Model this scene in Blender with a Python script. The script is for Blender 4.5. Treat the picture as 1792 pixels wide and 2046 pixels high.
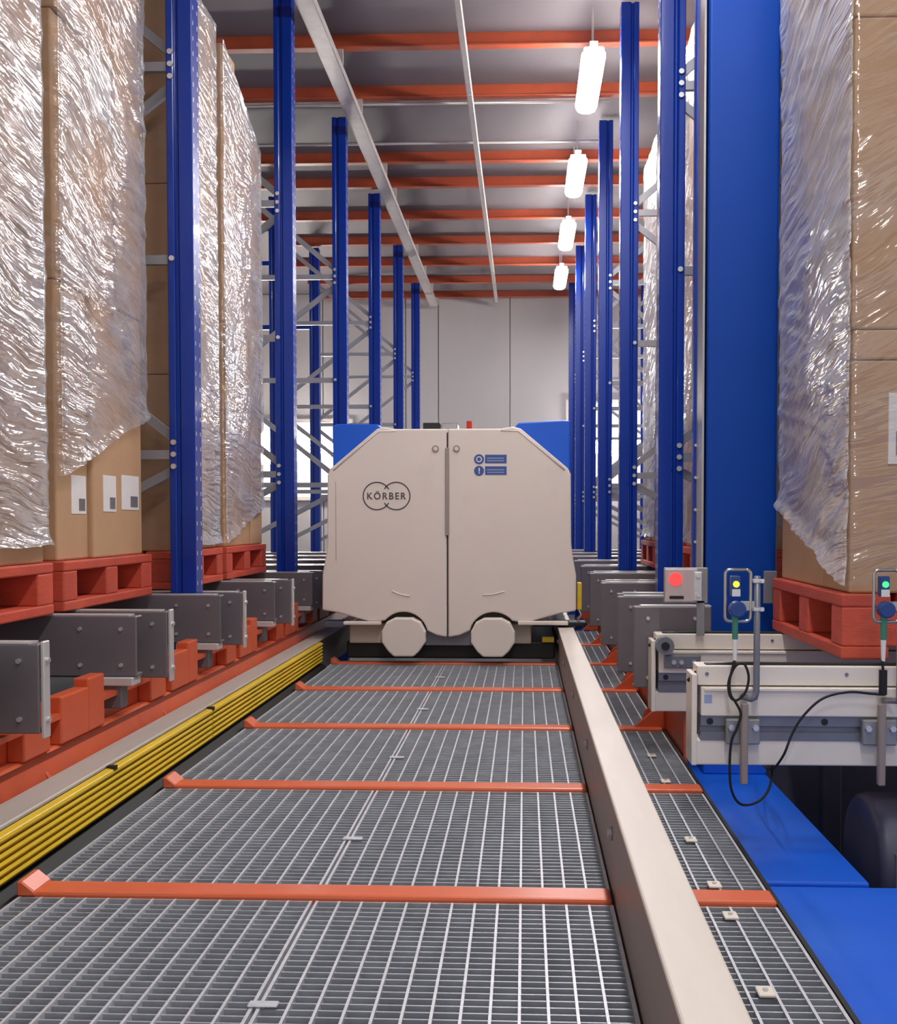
import bpy, math, random
import numpy as np
from mathutils import Vector, Matrix

# ------------------------------------------------------------------ scene, camera, world, exposure
for o in list(bpy.data.objects):
    bpy.data.objects.remove(o, do_unlink=True)
scene = bpy.context.scene
COL = scene.collection
random.seed(7)
R = math.radians

IMG_W, IMG_H, FPX = 1792.0, 2046.0, 2050.0
YAW, PITCH = R(2.18), R(1.82)
cam_data = bpy.data.cameras.new('camera')
cam = bpy.data.objects.new('camera', cam_data)
COL.objects.link(cam)
cam.location = (0.0, 0.0, 1.0)
cam.rotation_euler = (R(90) - PITCH, 0.0, YAW)
cam_data.sensor_fit = 'VERTICAL'
cam_data.sensor_height = 24.0
cam_data.lens = FPX / IMG_H * 24.0
cam_data.shift_x = -(970.0 - IMG_W / 2) / IMG_H
cam_data.shift_y = (1105.0 - IMG_H / 2) / IMG_H
cam_data.clip_start = 0.05
cam_data.clip_end = 100
scene.camera = cam

world = bpy.data.worlds.new('world')
scene.world = world
world.use_nodes = True
world.node_tree.nodes['Background'].inputs[0].default_value = (1.0, 0.98, 0.98, 1)
world.node_tree.nodes['Background'].inputs[1].default_value = 0.34

vs = scene.view_settings
vs.view_transform = 'Standard'
vs.look = 'None'
vs.gamma = 1.0
vs.use_curve_mapping = False
vs.exposure = 1.0
LAMP_STRENGTH = 42.0
FLOOD_STRENGTH = 60.0

# ------------------------------------------------------------------ materials
def lin(c):
    c = c / 255.0
    return c / 12.92 if c <= 0.04045 else ((c + 0.055) / 1.055) ** 2.4
def rgb(r, g, b):
    return (lin(r), lin(g), lin(b), 1.0)

MATS = {}
def mat(name, col, rough=0.5, metal=0.0, vary=0.06, scale=6.0, bump=0.0, bscale=60.0, spec=0.5, coat=0.0,
        stretch=(1, 1, 1), hue_obj=0.0, dirt_or_shade=None):
    m = bpy.data.materials.new(name)
    m.use_nodes = True
    nt = m.node_tree
    b = nt.nodes['Principled BSDF']
    b.inputs['Roughness'].default_value = rough
    b.inputs['Metallic'].default_value = metal
    b.inputs['Specular IOR Level'].default_value = spec
    b.inputs['Coat Weight'].default_value = coat
    tc = nt.nodes.new('ShaderNodeTexCoord')
    mp = nt.nodes.new('ShaderNodeMapping')
    mp.inputs['Scale'].default_value = stretch
    nt.links.new(tc.outputs['Object'], mp.inputs['Vector'])
    n = nt.nodes.new('ShaderNodeTexNoise')
    n.inputs['Scale'].default_value = scale
    n.inputs['Detail'].default_value = 6
    n.inputs['Roughness'].default_value = 0.6
    nt.links.new(mp.outputs['Vector'], n.inputs['Vector'])
    mr = nt.nodes.new('ShaderNodeMapRange')
    mr.inputs['From Min'].default_value = 0.25
    mr.inputs['From Max'].default_value = 0.75
    mr.inputs['To Min'].default_value = 1.0 - vary
    mr.inputs['To Max'].default_value = 1.0 + vary
    nt.links.new(n.outputs['Fac'], mr.inputs['Value'])
    hs = nt.nodes.new('ShaderNodeHueSaturation')
    hs.inputs['Color'].default_value = col
    last = mr.outputs['Result']
    if hue_obj:
        oi = nt.nodes.new('ShaderNodeObjectInfo')
        m2 = nt.nodes.new('ShaderNodeMapRange')
        m2.inputs['To Min'].default_value = 1.0 - hue_obj
        m2.inputs['To Max'].default_value = 1.0 + hue_obj
        nt.links.new(oi.outputs['Random'], m2.inputs['Value'])
        mu = nt.nodes.new('ShaderNodeMath'); mu.operation = 'MULTIPLY'
        nt.links.new(last, mu.inputs[0]); nt.links.new(m2.outputs['Result'], mu.inputs[1])
        last = mu.outputs[0]
    nt.links.new(last, hs.inputs['Value'])
    out = hs.outputs['Color']
    if dirt_or_shade:
        dcol, dscale, dlo, dhi = dirt_or_shade
        n2 = nt.nodes.new('ShaderNodeTexNoise')
        n2.inputs['Scale'].default_value = dscale
        n2.inputs['Detail'].default_value = 8
        nt.links.new(mp.outputs['Vector'], n2.inputs['Vector'])
        r2 = nt.nodes.new('ShaderNodeMapRange')
        r2.inputs['From Min'].default_value = dlo
        r2.inputs['From Max'].default_value = dhi
        nt.links.new(n2.outputs['Fac'], r2.inputs['Value'])
        mx = nt.nodes.new('ShaderNodeMix'); mx.data_type = 'RGBA'
        nt.links.new(r2.outputs['Result'], mx.inputs['Factor'])
        nt.links.new(out, mx.inputs[6])
        mx.inputs[7].default_value = dcol
        out = mx.outputs[2]
    nt.links.new(out, b.inputs['Base Color'])
    if bump:
        n3 = nt.nodes.new('ShaderNodeTexNoise')
        n3.inputs['Scale'].default_value = bscale
        n3.inputs['Detail'].default_value = 5
        nt.links.new(mp.outputs['Vector'], n3.inputs['Vector'])
        bp = nt.nodes.new('ShaderNodeBump')
        bp.inputs['Strength'].default_value = bump
        bp.inputs['Distance'].default_value = 0.01
        nt.links.new(n3.outputs['Fac'], bp.inputs['Height'])
        nt.links.new(bp.outputs['Normal'], b.inputs['Normal'])
    MATS[name] = m
    return m

def emit(name, col, strength):
    m = bpy.data.materials.new(name)
    m.use_nodes = True
    nt = m.node_tree
    b = nt.nodes['Principled BSDF']
    b.inputs['Base Color'].default_value = col
    b.inputs['Emission Color'].default_value = col
    b.inputs['Emission Strength'].default_value = strength
    MATS[name] = m
    return m

def wrap_material(name, fac_lo, fac_hi, angle, rough=0.13):
    """clear stretch film: glossy wrinkled layers, see-through between them"""
    m = bpy.data.materials.new(name)
    m.use_nodes = True
    nt = m.node_tree
    nt.nodes.remove(nt.nodes['Principled BSDF'])
    outn = [n for n in nt.nodes if n.type == 'OUTPUT_MATERIAL'][0]
    def N(t, **kw):
        n = nt.nodes.new(t)
        for k, v in kw.items():
            n.inputs[k].default_value = v
        return n
    L = nt.links.new
    uv = nt.nodes.new('ShaderNodeUVMap')
    rot = N('ShaderNodeMapping', Rotation=(0, 0, angle))
    L(uv.outputs['UV'], rot.inputs['Vector'])
    # slow warp so that the creases curve
    wn = N('ShaderNodeTexNoise', Scale=1.3, Detail=2)
    L(rot.outputs['Vector'], wn.inputs['Vector'])
    wm = nt.nodes.new('ShaderNodeVectorMath'); wm.operation = 'SCALE'; wm.inputs['Scale'].default_value = 0.35
    L(wn.outputs['Color'], wm.inputs[0])
    wa = nt.nodes.new('ShaderNodeVectorMath'); wa.operation = 'ADD'
    L(rot.outputs['Vector'], wa.inputs[0]); L(wm.outputs[0], wa.inputs[1])
    mp = N('ShaderNodeMapping', Scale=(4.0, 30.0, 1))
    L(wa.outputs[0], mp.inputs['Vector'])
    n1 = N('ShaderNodeTexNoise', Scale=1.0, Detail=2.5, Roughness=0.5)
    L(mp.outputs['Vector'], n1.inputs['Vector'])
    bp = N('ShaderNodeBump', Strength=1.0, Distance=0.022)
    L(n1.outputs['Fac'], bp.inputs['Height'])
    gl = N('ShaderNodeBsdfGlossy', Color=(0.95, 0.94, 0.93, 1), Roughness=rough)
    L(bp.outputs['Normal'], gl.inputs['Normal'])
    df = N('ShaderNodeBsdfDiffuse', Color=(0.93, 0.92, 0.92, 1))
    L(bp.outputs['Normal'], df.inputs['Normal'])
    film = N('ShaderNodeMixShader', Fac=0.34)
    L(gl.outputs[0], film.inputs[1]); L(df.outputs[0], film.inputs[2])
    tr = N('ShaderNodeBsdfTransparent', Color=(0.98, 0.97, 0.96, 1))
    mp2 = N('ShaderNodeMapping', Scale=(2.0, 7.0, 1))
    L(wa.outputs[0], mp2.inputs['Vector'])
    n2 = N('ShaderNodeTexNoise', Scale=1.0, Detail=4)
    L(mp2.outputs['Vector'], n2.inputs['Vector'])
    n4 = N('ShaderNodeTexNoise', Scale=1.5, Detail=3)
    L(uv.outputs['UV'], n4.inputs['Vector'])
    av = nt.nodes.new('ShaderNodeMath'); av.operation = 'ADD'
    L(n2.outputs['Fac'], av.inputs[0]); L(n4.outputs['Fac'], av.inputs[1])
    mr = N('ShaderNodeMapRange')
    mr.inputs['From Min'].default_value = 0.75
    mr.inputs['From Max'].default_value = 1.25
    mr.inputs['To Min'].default_value = fac_lo
    mr.inputs['To Max'].default_value = fac_hi
    L(av.outputs[0], mr.inputs['Value'])
    mix = nt.nodes.new('ShaderNodeMixShader')
    L(mr.outputs['Result'], mix.inputs['Fac'])
    L(tr.outputs[0], mix.inputs[1]); L(film.outputs[0], mix.inputs[2])
    L(mix.outputs[0], outn.inputs['Surface'])
    MATS[name] = m
    return m

mat('galv', rgb(210, 212, 217), 0.40, 0.25, 0.12, 30, 0.15, 120)
mat('galv_cross', rgb(176, 180, 188), 0.5, 0.4, 0.2, 12)
mat('galv_dull', rgb(150, 150, 152), 0.5, 0.5, 0.1, 20)
mat('orange', rgb(208, 90, 54), 0.4, 0.0, 0.07, 8, 0.05, 90, dirt_or_shade=(rgb(190, 96, 70), 3.0, 0.58, 0.8))
mat('orange_shaded', rgb(182, 82, 52), 0.45, 0.0, 0.12, 3, dirt_or_shade=(rgb(150, 66, 48), 1.6, 0.5, 0.75))  # darker orange: the dim, uneven light on the ceiling beams put into the colour
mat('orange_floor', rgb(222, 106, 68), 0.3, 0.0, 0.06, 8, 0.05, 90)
mat('blue_post', rgb(0, 48, 146), 0.3, 0.0, 0.05, 5, 0.03, 60, coat=0.1, spec=0.4)
mat('blue_mast', rgb(0, 62, 156), 0.42, 0.0, 0.05, 3, 0.02, 40, spec=0.25)
mat('blue_floor', rgb(4, 92, 215), 0.45, 0.0, 0.1, 3, 0.04, 30, dirt_or_shade=(rgb(30, 104, 215), 2.0, 0.55, 0.8))
mat('blue_body', rgb(10, 92, 215), 0.35, 0.0, 0.05, 4)
mat('cover', rgb(232, 220, 211), 0.45, 0.0, 0.03, 2, 0.02, 20, dirt_or_shade=(rgb(216, 204, 196), 2.2, 0.6, 0.85))
mat('cover_dark', rgb(200, 186, 172), 0.5, 0.0, 0.04, 4)
mat('seam_grey', rgb(158, 148, 142), 0.5)
mat('black', rgb(22, 20, 22), 0.5, 0, 0.1)
mat('rubber', rgb(16, 16, 18), 0.6, 0, 0.1)
mat('print_dark', rgb(70, 68, 72), 0.6, 0, 0.02)
mat('print_blue', rgb(64, 88, 158), 0.5, 0, 0.04)
mat('print_pale', rgb(150, 165, 205), 0.5, 0, 0.04)
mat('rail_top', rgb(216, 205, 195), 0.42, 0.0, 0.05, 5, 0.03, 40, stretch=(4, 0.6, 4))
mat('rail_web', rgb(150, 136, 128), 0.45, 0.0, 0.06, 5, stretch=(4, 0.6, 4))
mat('rail_grey', rgb(176, 168, 160), 0.45, 0.0, 0.08, 6, 0.04, 60, stretch=(4, 0.6, 4))
mat('yellow', rgb(222, 186, 40), 0.38, 0.0, 0.12, 3, stretch=(1, 0.7, 6))
mat('lane_grey', rgb(112, 106, 112), 0.42, 0.15, 0.07, 4, 0.04, 60)
mat('lane_light', rgb(206, 204, 204), 0.32, 0.3, 0.06, 4)  # pale grey, lightened to carry the glare of the lane rail tops
mat('pallet', rgb(198, 80, 58), 0.55, 0.0, 0.16, 9, 0.2, 60, hue_obj=0.1, stretch=(1, 1, 3))
mat('carton', rgb(182, 145, 110), 0.68, 0.0, 0.06, 5, 0.06, 90, hue_obj=0.07)
mat('carton_dark', rgb(150, 112, 84), 0.68, 0.0, 0.06, 5, 0.06, 90, hue_obj=0.07)
mat('paper', rgb(226, 222, 220), 0.6, 0, 0.04, 20)
mat('paper_print', rgb(110, 108, 112), 0.6, 0, 0.3, 60)
mat('ceiling', rgb(124, 115, 119), 0.6, 0.0, 0.05, 1.5)
mat('wall', rgb(206, 200, 196), 0.5, 0.0, 0.04, 1.2, stretch=(1, 1, 0.3))
mat('floor_dark', rgb(44, 45, 52), 0.7, 0.0, 0.15, 3)
mat('brace', rgb(166, 166, 172), 0.4, 0.4, 0.08, 6)
mat('bolt', rgb(214, 214, 216), 0.3, 0.6, 0.05, 40)
mat('white_paint', rgb(232, 222, 210), 0.38, 0.0, 0.04, 4, 0.02, 40)
mat('machine_grey', rgb(122, 124, 134), 0.4, 0.3, 0.1, 6)
mat('dark_machine', rgb(84, 84, 104), 0.45, 0.1, 0.15, 5)
mat('steel', rgb(176, 174, 172), 0.28, 0.8, 0.05, 20)
mat('sensor_blue', rgb(30, 66, 130), 0.4, 0, 0.05)
mat('sensor_white', rgb(226, 226, 222), 0.4, 0, 0.05)
mat('cable_green', rgb(58, 130, 108), 0.5, 0, 0.05)
mat('white_plastic', rgb(232, 230, 224), 0.45, 0, 0.03)
mat('reflector', rgb(196, 176, 176), 0.3, 0.2, 0.08, 40)
mat('tray', rgb(208, 200, 196), 0.4, 0.4, 0.1, 10)
mat('red', rgb(190, 40, 30), 0.4, 0, 0.05)
emit('lamp_glow', (1.0, 0.97, 0.95, 1), LAMP_STRENGTH)
emit('flood_glow', (1.0, 0.95, 0.88, 1), FLOOD_STRENGTH)
emit('added_glow', (1.0, 0.97, 0.95, 1), 0.6)
emit('led_red', (1.0, 0.04, 0.04, 1), 0.75)
emit('led_yellow', (1.0, 0.8, 0.03, 1), 0.9)
emit('led_green', (0.05, 0.9, 0.2, 1), 0.7)
wrap_material('wrap_cross', 0.36, 0.85, R(-8))
wrap_material('wrap_diag', 0.2, 0.78, R(-15))
wrap_material('wrap_back', 0.55, 0.92, R(-17), 0.2)
wrap_material('wrap_low_glare', 0.03, 0.2, R(-20))  # faces off the aisle: same film with less glare in its opacity

# ------------------------------------------------------------------ mesh builder
class MB:
    def __init__(self):
        self.v, self.f = [], []
    def add(self, verts, faces):
        n = len(self.v)
        self.v += [tuple(p) for p in verts]
        self.f += [tuple(i + n for i in f) for f in faces]
        return self
    def box(self, x0, x1, y0, y1, z0, z1):
        if x0 > x1: x0, x1 = x1, x0
        if y0 > y1: y0, y1 = y1, y0
        if z0 > z1: z0, z1 = z1, z0
        return self.add([(x0, y0, z0), (x1, y0, z0), (x1, y1, z0), (x0, y1, z0),
                         (x0, y0, z1), (x1, y0, z1), (x1, y1, z1), (x0, y1, z1)],
                        [(3, 2, 1, 0), (4, 5, 6, 7), (0, 1, 5, 4), (1, 2, 6, 5), (2, 3, 7, 6), (3, 0, 4, 7)])
    def prism(self, pts, axis, a, b):
        """polygon pts extruded along axis from a to b. pts are the two other coords in xyz order"""
        def P(p, t):
            if axis == 'x': return (t, p[0], p[1])
            if axis == 'y': return (p[0], t, p[1])
            return (p[0], p[1], t)
        n = len(pts)
        area = sum(pts[i][0] * pts[(i + 1) % n][1] - pts[(i + 1) % n][0] * pts[i][1] for i in range(n))
        if area < 0: pts = pts[::-1]
        if axis == 'y': a, b = max(a, b), min(a, b)
        else: a, b = min(a, b), max(a, b)
        vs_ = [P(p, a) for p in pts] + [P(p, b) for p in pts]
        fs = [tuple(range(n))[::-1], tuple(range(n, 2 * n))]
        fs += [(i, (i + 1) % n, n + (i + 1) % n, n + i) for i in range(n)]
        return self.add(vs_, fs)
    def cyl(self, c, r, a, b, axis='z', n=12, r2=None):
        r2 = r if r2 is None else r2
        vs_ = []
        for t, rr in ((a, r), (b, r2)):
            for i in range(n):
                u, w = rr * math.cos(2 * math.pi * i / n), rr * math.sin(2 * math.pi * i / n)
                vs_.append({'x': (t, c[0] + u, c[1] + w), 'y': (c[0] + u, t, c[1] + w), 'z': (c[0] + u, c[1] + w, t)}[axis])
        fs = [tuple(range(n))[::-1], tuple(range(n, 2 * n))] + [(i, (i + 1) % n, n + (i + 1) % n, n + i) for i in range(n)]
        if axis == 'y': fs = [f[::-1] for f in fs]
        if b < a: fs = [f[::-1] for f in fs]
        return self.add(vs_, fs)
    def bar(self, p, q, w, h, up=(0, 0, 1)):
        """rectangular bar from p to q, width w, height h"""
        p, q = Vector(p), Vector(q)
        d = (q - p).normalized()
        u = Vector(up)
        s = d.cross(u)
        if s.length < 1e-4:
            s = d.cross(Vector((1, 0, 0)))
        s.normalize()
        t = s.cross(d).normalized()
        c = []
        for e in (p, q):
            for i, j in ((-1, -1), (1, -1), (1, 1), (-1, 1)):
                c.append(e + s * (i * w / 2) + t * (j * h / 2))
        return self.add(c, [(0, 1, 2, 3), (7, 6, 5, 4), (4, 5, 1, 0), (5, 6, 2, 1), (6, 7, 3, 2), (7, 4, 0, 3)])
    def tube(self, pts, r, n=8):
        pts = [Vector(p) for p in pts]
        vs_, fs = [], []
        prev = None
        for i, p in enumerate(pts):
            d = (pts[min(i + 1, len(pts) - 1)] - pts[max(i - 1, 0)]).normalized()
            a = prev if prev is not None else (Vector((0, 0, 1)) if abs(d.z) < 0.9 else Vector((1, 0, 0)))
            a = (a - d * a.dot(d)).normalized()
            prev = a
            b = d.cross(a)
            for k in range(n):
                th = 2 * math.pi * k / n
                vs_.append(p + (a * math.cos(th) + b * math.sin(th)) * r)
        for i in range(len(pts) - 1):
            for k in range(n):
                k2 = (k + 1) % n
                fs.append((i * n + k, i * n + k2, (i + 1) * n + k2, (i + 1) * n + k))
        fs.append(tuple(range(n))[::-1])
        m = (len(pts) - 1) * n
        fs.append(tuple(range(m, m + n)))
        return self.add(vs_, fs)
    def mesh(self, name, material, origin=(0, 0, 0), smooth=False):
        me = bpy.data.meshes.new(name)
        ox, oy, oz = origin
        me.from_pydata([(x - ox, y - oy, z - oz) for x, y, z in self.v], [], self.f)
        me.materials.append(MATS[material])
        if smooth:
            me.polygons.foreach_set('use_smooth', [True] * len(me.polygons))
        me.update()
        return me

def spline(pts, n=8):
    pts = [Vector(p) for p in pts]
    out = []
    P = [pts[0] * 2 - pts[1]] + pts + [pts[-1] * 2 - pts[-2]]
    for i in range(1, len(P) - 2):
        for k in range(n):
            t = k / n
            a, b, c, d = P[i - 1], P[i], P[i + 1], P[i + 2]
            out.append(0.5 * ((2 * b) + (c - a) * t + (2 * a - 5 * b + 4 * c - d) * t * t + (3 * b - 3 * c + d - a) * t ** 3))
    out.append(pts[-1])
    return out

def obj(name, mb, material, parent=None, bevel=0.0, seg=2, smooth=False):
    """one mesh object in world coordinates; a part keeps its own origin at its centre"""
    xs = np.array(mb.v)
    lo, hi = xs.min(0), xs.max(0)
    org = ((lo[0] + hi[0]) / 2, (lo[1] + hi[1]) / 2, lo[2])
    o = bpy.data.objects.new(name, mb.mesh(name, material, org, smooth))
    COL.objects.link(o)
    w = Vector(org)
    if parent is not None:
        o.parent = parent
        pw = Vector((0, 0, 0))
        p = parent
        while p is not None:
            pw += p.location
            p = p.parent
        o.location = w - pw
    else:
        o.location = w
    if bevel:
        md = o.modifiers.new('bevel', 'BEVEL')
        md.width = bevel
        md.segments = seg
        md.limit_method = 'ANGLE'
        md.angle_limit = R(40)
    return o

def tag(o, label, cat, group=None, kind=None):
    if label: o['label'] = label
    if cat: o['category'] = cat
    if group: o['group'] = group
    if kind: o['kind'] = kind
    return o
def thing(name, label, cat, loc, group=None):
    o = bpy.data.objects.new(name, None)
    o.empty_display_size = 0.1
    COL.objects.link(o)
    o.location = loc
    return tag(o, label, cat, group)
def struct(o, label, cat=None):
    o['kind'] = 'structure'
    o['label'] = label
    if cat: o['category'] = cat
    return o
def dup(root, loc, label=None):
    r = root.copy(); COL.objects.link(r); r.location = loc
    if label: r['label'] = label
    for ch in list(root.children):
        c = ch.copy(); COL.objects.link(c); c.parent = r
        for g in list(ch.children):
            d = g.copy(); COL.objects.link(d); d.parent = c
    return r
ORD = ['first', 'second', 'third', 'fourth', 'fifth', 'sixth', 'seventh', 'eighth', 'ninth', 'tenth', 'eleventh', 'twelfth']

# ------------------------------------------------------------------ setting: floor, ceiling, far wall
FLOOR_Z, CEIL_Z, WALL_Y = -0.5, 4.81, 17.3
f = obj('floor', MB().box(-9, 8, -3, WALL_Y + 0.2, FLOOR_Z - 0.1, FLOOR_Z), 'floor_dark')
struct(f, 'dark concrete floor far below the steel walkway gratings', 'floor')
c = obj('ceiling', MB().box(-9, 8, -3, WALL_Y + 0.2, CEIL_Z, CEIL_Z + 0.08), 'ceiling')
struct(c, 'plain grey underside of the storey above the aisle', 'ceiling')
w = obj('wall_back', MB().box(-9, 8, WALL_Y, WALL_Y + 0.15, FLOOR_Z, CEIL_Z), 'seam_grey')
struct(w, 'pale grey panelled wall closing the far end of the aisle', 'wall')
edges = [-9.0, -7.6, -6.2, -4.8, -3.4, -2.0, -1.45, -0.25, 1.15, 2.55, 3.95, 5.35, 6.75, 8.0]
for a, b in zip(edges[:-1], edges[1:]):
    obj('wall_panel', MB().box(a + 0.008, b - 0.008, WALL_Y - 0.03, WALL_Y, FLOOR_Z, CEIL_Z - 0.005), 'wall', w, 0.004, 1)

# glowing panes added to the far wall for the bright patches behind the floodlights
def glow_pane(name, x0, x1, z0, z1, label):
    wn = obj(name, MB().box(x0, x1, WALL_Y - .05, WALL_Y - .032, z0, z1), 'added_glow')
    struct(wn, label, 'glow_pane')
    for a, b, c_, d in ((x0 - .06, x0, z0 - .06, z1 + .06), (x1, x1 + .06, z0 - .06, z1 + .06), (x0, x1, z1, z1 + .06), (x0, x1, z0 - .06, z0)):
        obj('pane_frame', MB().box(a, b, WALL_Y - .09, WALL_Y - .031, c_, d), 'white_paint', wn)
glow_pane('glow_pane_1', -4.9, -2.95, 1.4, 2.65, 'added glowing pane behind the left floodlights')
glow_pane('glow_pane_2', 0.75, 2.3, 1.6, 2.95, 'added glowing pane behind the right floodlights')

# orange ceiling cross beams
BEAM_Y = [5.85, 6.95, 8.14, 9.10, 10.72, 11.5, 12.72, 13.85, 15.0, 16.1, 17.15]
for i, y in enumerate(BEAM_Y):
    vis = i - 2
    lab = ('orange ceiling beam just above the top of the picture' if vis < 0 else
           '%s orange cross beam under the grey ceiling, counted from the top of the picture' % ORD[vis])
    if i == 0:
        lab = 'orange ceiling beam farthest overhead, out of the picture'
    t = thing('ceiling_beam', lab, 'beam', (-0.45, y, 4.70), 'orange beams under the ceiling')
    obj('web', MB().box(-3.4, 2.6, y - 0.012, y + 0.012, 4.71, CEIL_Z), 'orange_shaded', t)
    obj('bottom_flange', MB().box(-3.4, 2.6, y - 0.04, y + 0.04, 4.70, 4.714), 'orange_shaded', t, 0.003, 1)
    if vis in (1, 3, 5, 7):
        obj('angle_cleat', MB().box(0.50, 0.64, y - 0.06, y + 0.06, 4.64, 4.70), 'orange', t)

for i, (y, z) in enumerate(((9.16, 4.68), (10.0, 4.64))):
    tag(obj('conduit', MB().tube([(-3.3, y, z), (0.74, y, z)], 0.013, 8), 'tray', smooth=True),
        'thin pale conduit crossing beneath the ceiling, ' + ['beside the second orange beam', 'between the second and third orange beams',
        'between the third and fourth orange beams'][i], 'conduit', 'conduits across the ceiling')

# cable tray (left) and slim trunking (middle), running along the aisle
t = thing('cable_tray', 'wide pale cable tray running along the left uprights below the ceiling', 'cable tray', (-1.5, 11, 4.53))
obj('tray_base', MB().box(-1.56, -1.44, 4.5, 17.0, 4.53, 4.538), 'tray', t)
obj('side_rail', MB().box(-1.565, -1.557, 4.5, 17.0, 4.53, 4.585), 'tray', t)
obj('side_rail', MB().box(-1.443, -1.435, 4.5, 17.0, 4.53, 4.585), 'tray', t)
obj('cable', MB().tube([(-1.53, 4.5, 4.55), (-1.52, 10, 4.552), (-1.53, 17, 4.55)], 0.012), 'white_plastic', t, smooth=True)
obj('cable', MB().tube([(-1.48, 4.5, 4.55), (-1.49, 10, 4.552), (-1.48, 17, 4.55)], 0.012), 'rubber', t, smooth=True)
for y in BEAM_Y[1:]:
    obj('hanger', MB().box(-1.57, -1.43, y - 0.015, y + 0.015, 4.585, 4.70), 'tray', t)
t = thing('lamp_trunking', 'slim pale trunking running along the middle of the ceiling beams', 'trunking', (-0.46, 11, 4.55))
for a in np.arange(4.6, 16.9, 2.05):
    obj('trunking_length', MB().box(-0.49, -0.44, a, a + 2.03, 4.56, 4.61), 'tray', t, 0.006, 1)
for y in BEAM_Y[1:]:
    obj('hanger', MB().box(-0.475, -0.455, y - 0.01, y + 0.01, 4.61, 4.70), 'tray', t)

# lamps over the aisle
def make_lamp(y0, label, X=0.50):
    L = 1.08
    t = thing('batten_lamp', label, 'lamp', (X, y0 + L / 2, 4.36), 'glowing batten lamps above the right rail')
    obj('housing', MB().box(X - 0.075, X + 0.075, y0 + 0.05, y0 + L - 0.05, 4.406, 4.45), 'white_plastic', t, 0.01)
    pts = [(-0.088, 4.405), (-0.088, 4.385), (-0.07, 4.355), (-0.035, 4.34), (0.035, 4.34), (0.07, 4.355), (0.088, 4.385), (0.088, 4.405)]
    st = []
    for k in range(7):
        q = k / 6
        st.append((y0 + .09 * (1 - math.cos(q * math.pi / 2)), .25 + .75 * math.sin(q * math.pi / 2)))
    st = st + [(2 * y0 + L - yy, sc) for yy, sc in st[::-1]]
    mb, n = MB(), len(pts)
    vv = [(X + p[0] * sc, yy, 4.405 + (p[1] - 4.405) * sc) for yy, sc in st for p in pts]
    ff = [(a * n + b, a * n + (b + 1) % n, (a + 1) * n + (b + 1) % n, (a + 1) * n + b) for a in range(len(st) - 1) for b in range(n)]
    ff = [f_[::-1] for f_ in ff] + [tuple(range(n)), tuple(range((len(st) - 1) * n, len(st) * n))[::-1]]
    mb.add(vv, ff)
    obj('diffuser', mb, 'lamp_glow', t)
    obj('end_cap', MB().box(X - 0.03, X + 0.03, y0 + 0.06, y0 + 0.12, 4.45, 4.49), 'tray', t)
    for yy in (y0 + 0.2, y0 + L - 0.2):
        obj('suspension', MB().box(X - 0.008, X + 0.008, yy - 0.008, yy + 0.008, 4.45, CEIL_Z), 'tray', t)
    return t
for i, y in enumerate((-1.1, 1.05, 3.2, 5.55, 7.55, 9.75, 11.85, 14.0)):
    if i < 3:
        lab = 'glowing batten lamp over the walkway, ' + ['far behind the viewpoint', 'above the viewpoint', 'ahead of the viewpoint but above the picture'][i]
    elif i == 3:
        lab = 'glowing batten lamp cut off by the top edge of the picture'
    else:
        lab = ['largest whole glowing batten lamp below the ceiling', 'second whole glowing batten lamp, beyond the largest one',
               'third whole glowing batten lamp, nearly at the far end', 'smallest and farthest glowing batten lamp by the end wall'][i - 4]
    make_lamp(y, lab)

# floodlights fixed to the far wall
def make_flood(px, label, r=0.17):
    X, Z, Y = (px - 1048) * 16.9 / FPX, 1 + 145 * 16.9 / FPX, 16.9
    t = thing('floodlight', label, 'floodlight', (X, Y, Z - r), 'round floodlights on the end wall')
    mb = MB()
    for a, b, ra, rb in ((.02, -.03, 1, .93), (-.03, -.07, .93, .72), (-.07, -.09, .72, .3)):
        mb.cyl((X, Z), r * ra, Y + a, Y + b, 'y', 24, r * rb)
    obj('lens', mb, 'flood_glow', t)
    obj('housing', MB().cyl((X, Z), r + 0.03, Y + 0.12, Y + 0.02, 'y', 24), 'white_paint', t)
    obj('wall_bracket', MB().box(X - 0.05, X + 0.05, Y + 0.1, WALL_Y - 0.03, Z - 0.05, Z + 0.05), 'machine_grey', t)
for px, lab, r in ((532, 'large round floodlight farthest left, glowing beside the second left upright', 0.26),
                   (602, 'round floodlight glowing just right of the second left upright', 0.2),
                   (650, 'round floodlight half hidden by the left shoulder of the white vehicle', 0.12),
                   (1190, 'smallest round floodlight glowing just right of the white vehicle', 0.10),
                   (1228, 'middle round floodlight of the three glowing between the right uprights', 0.15),
                   (1275, 'round floodlight farthest right, glowing beside the shrink-wrapped load', 0.17)):
    make_flood(px, lab, r)

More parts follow.
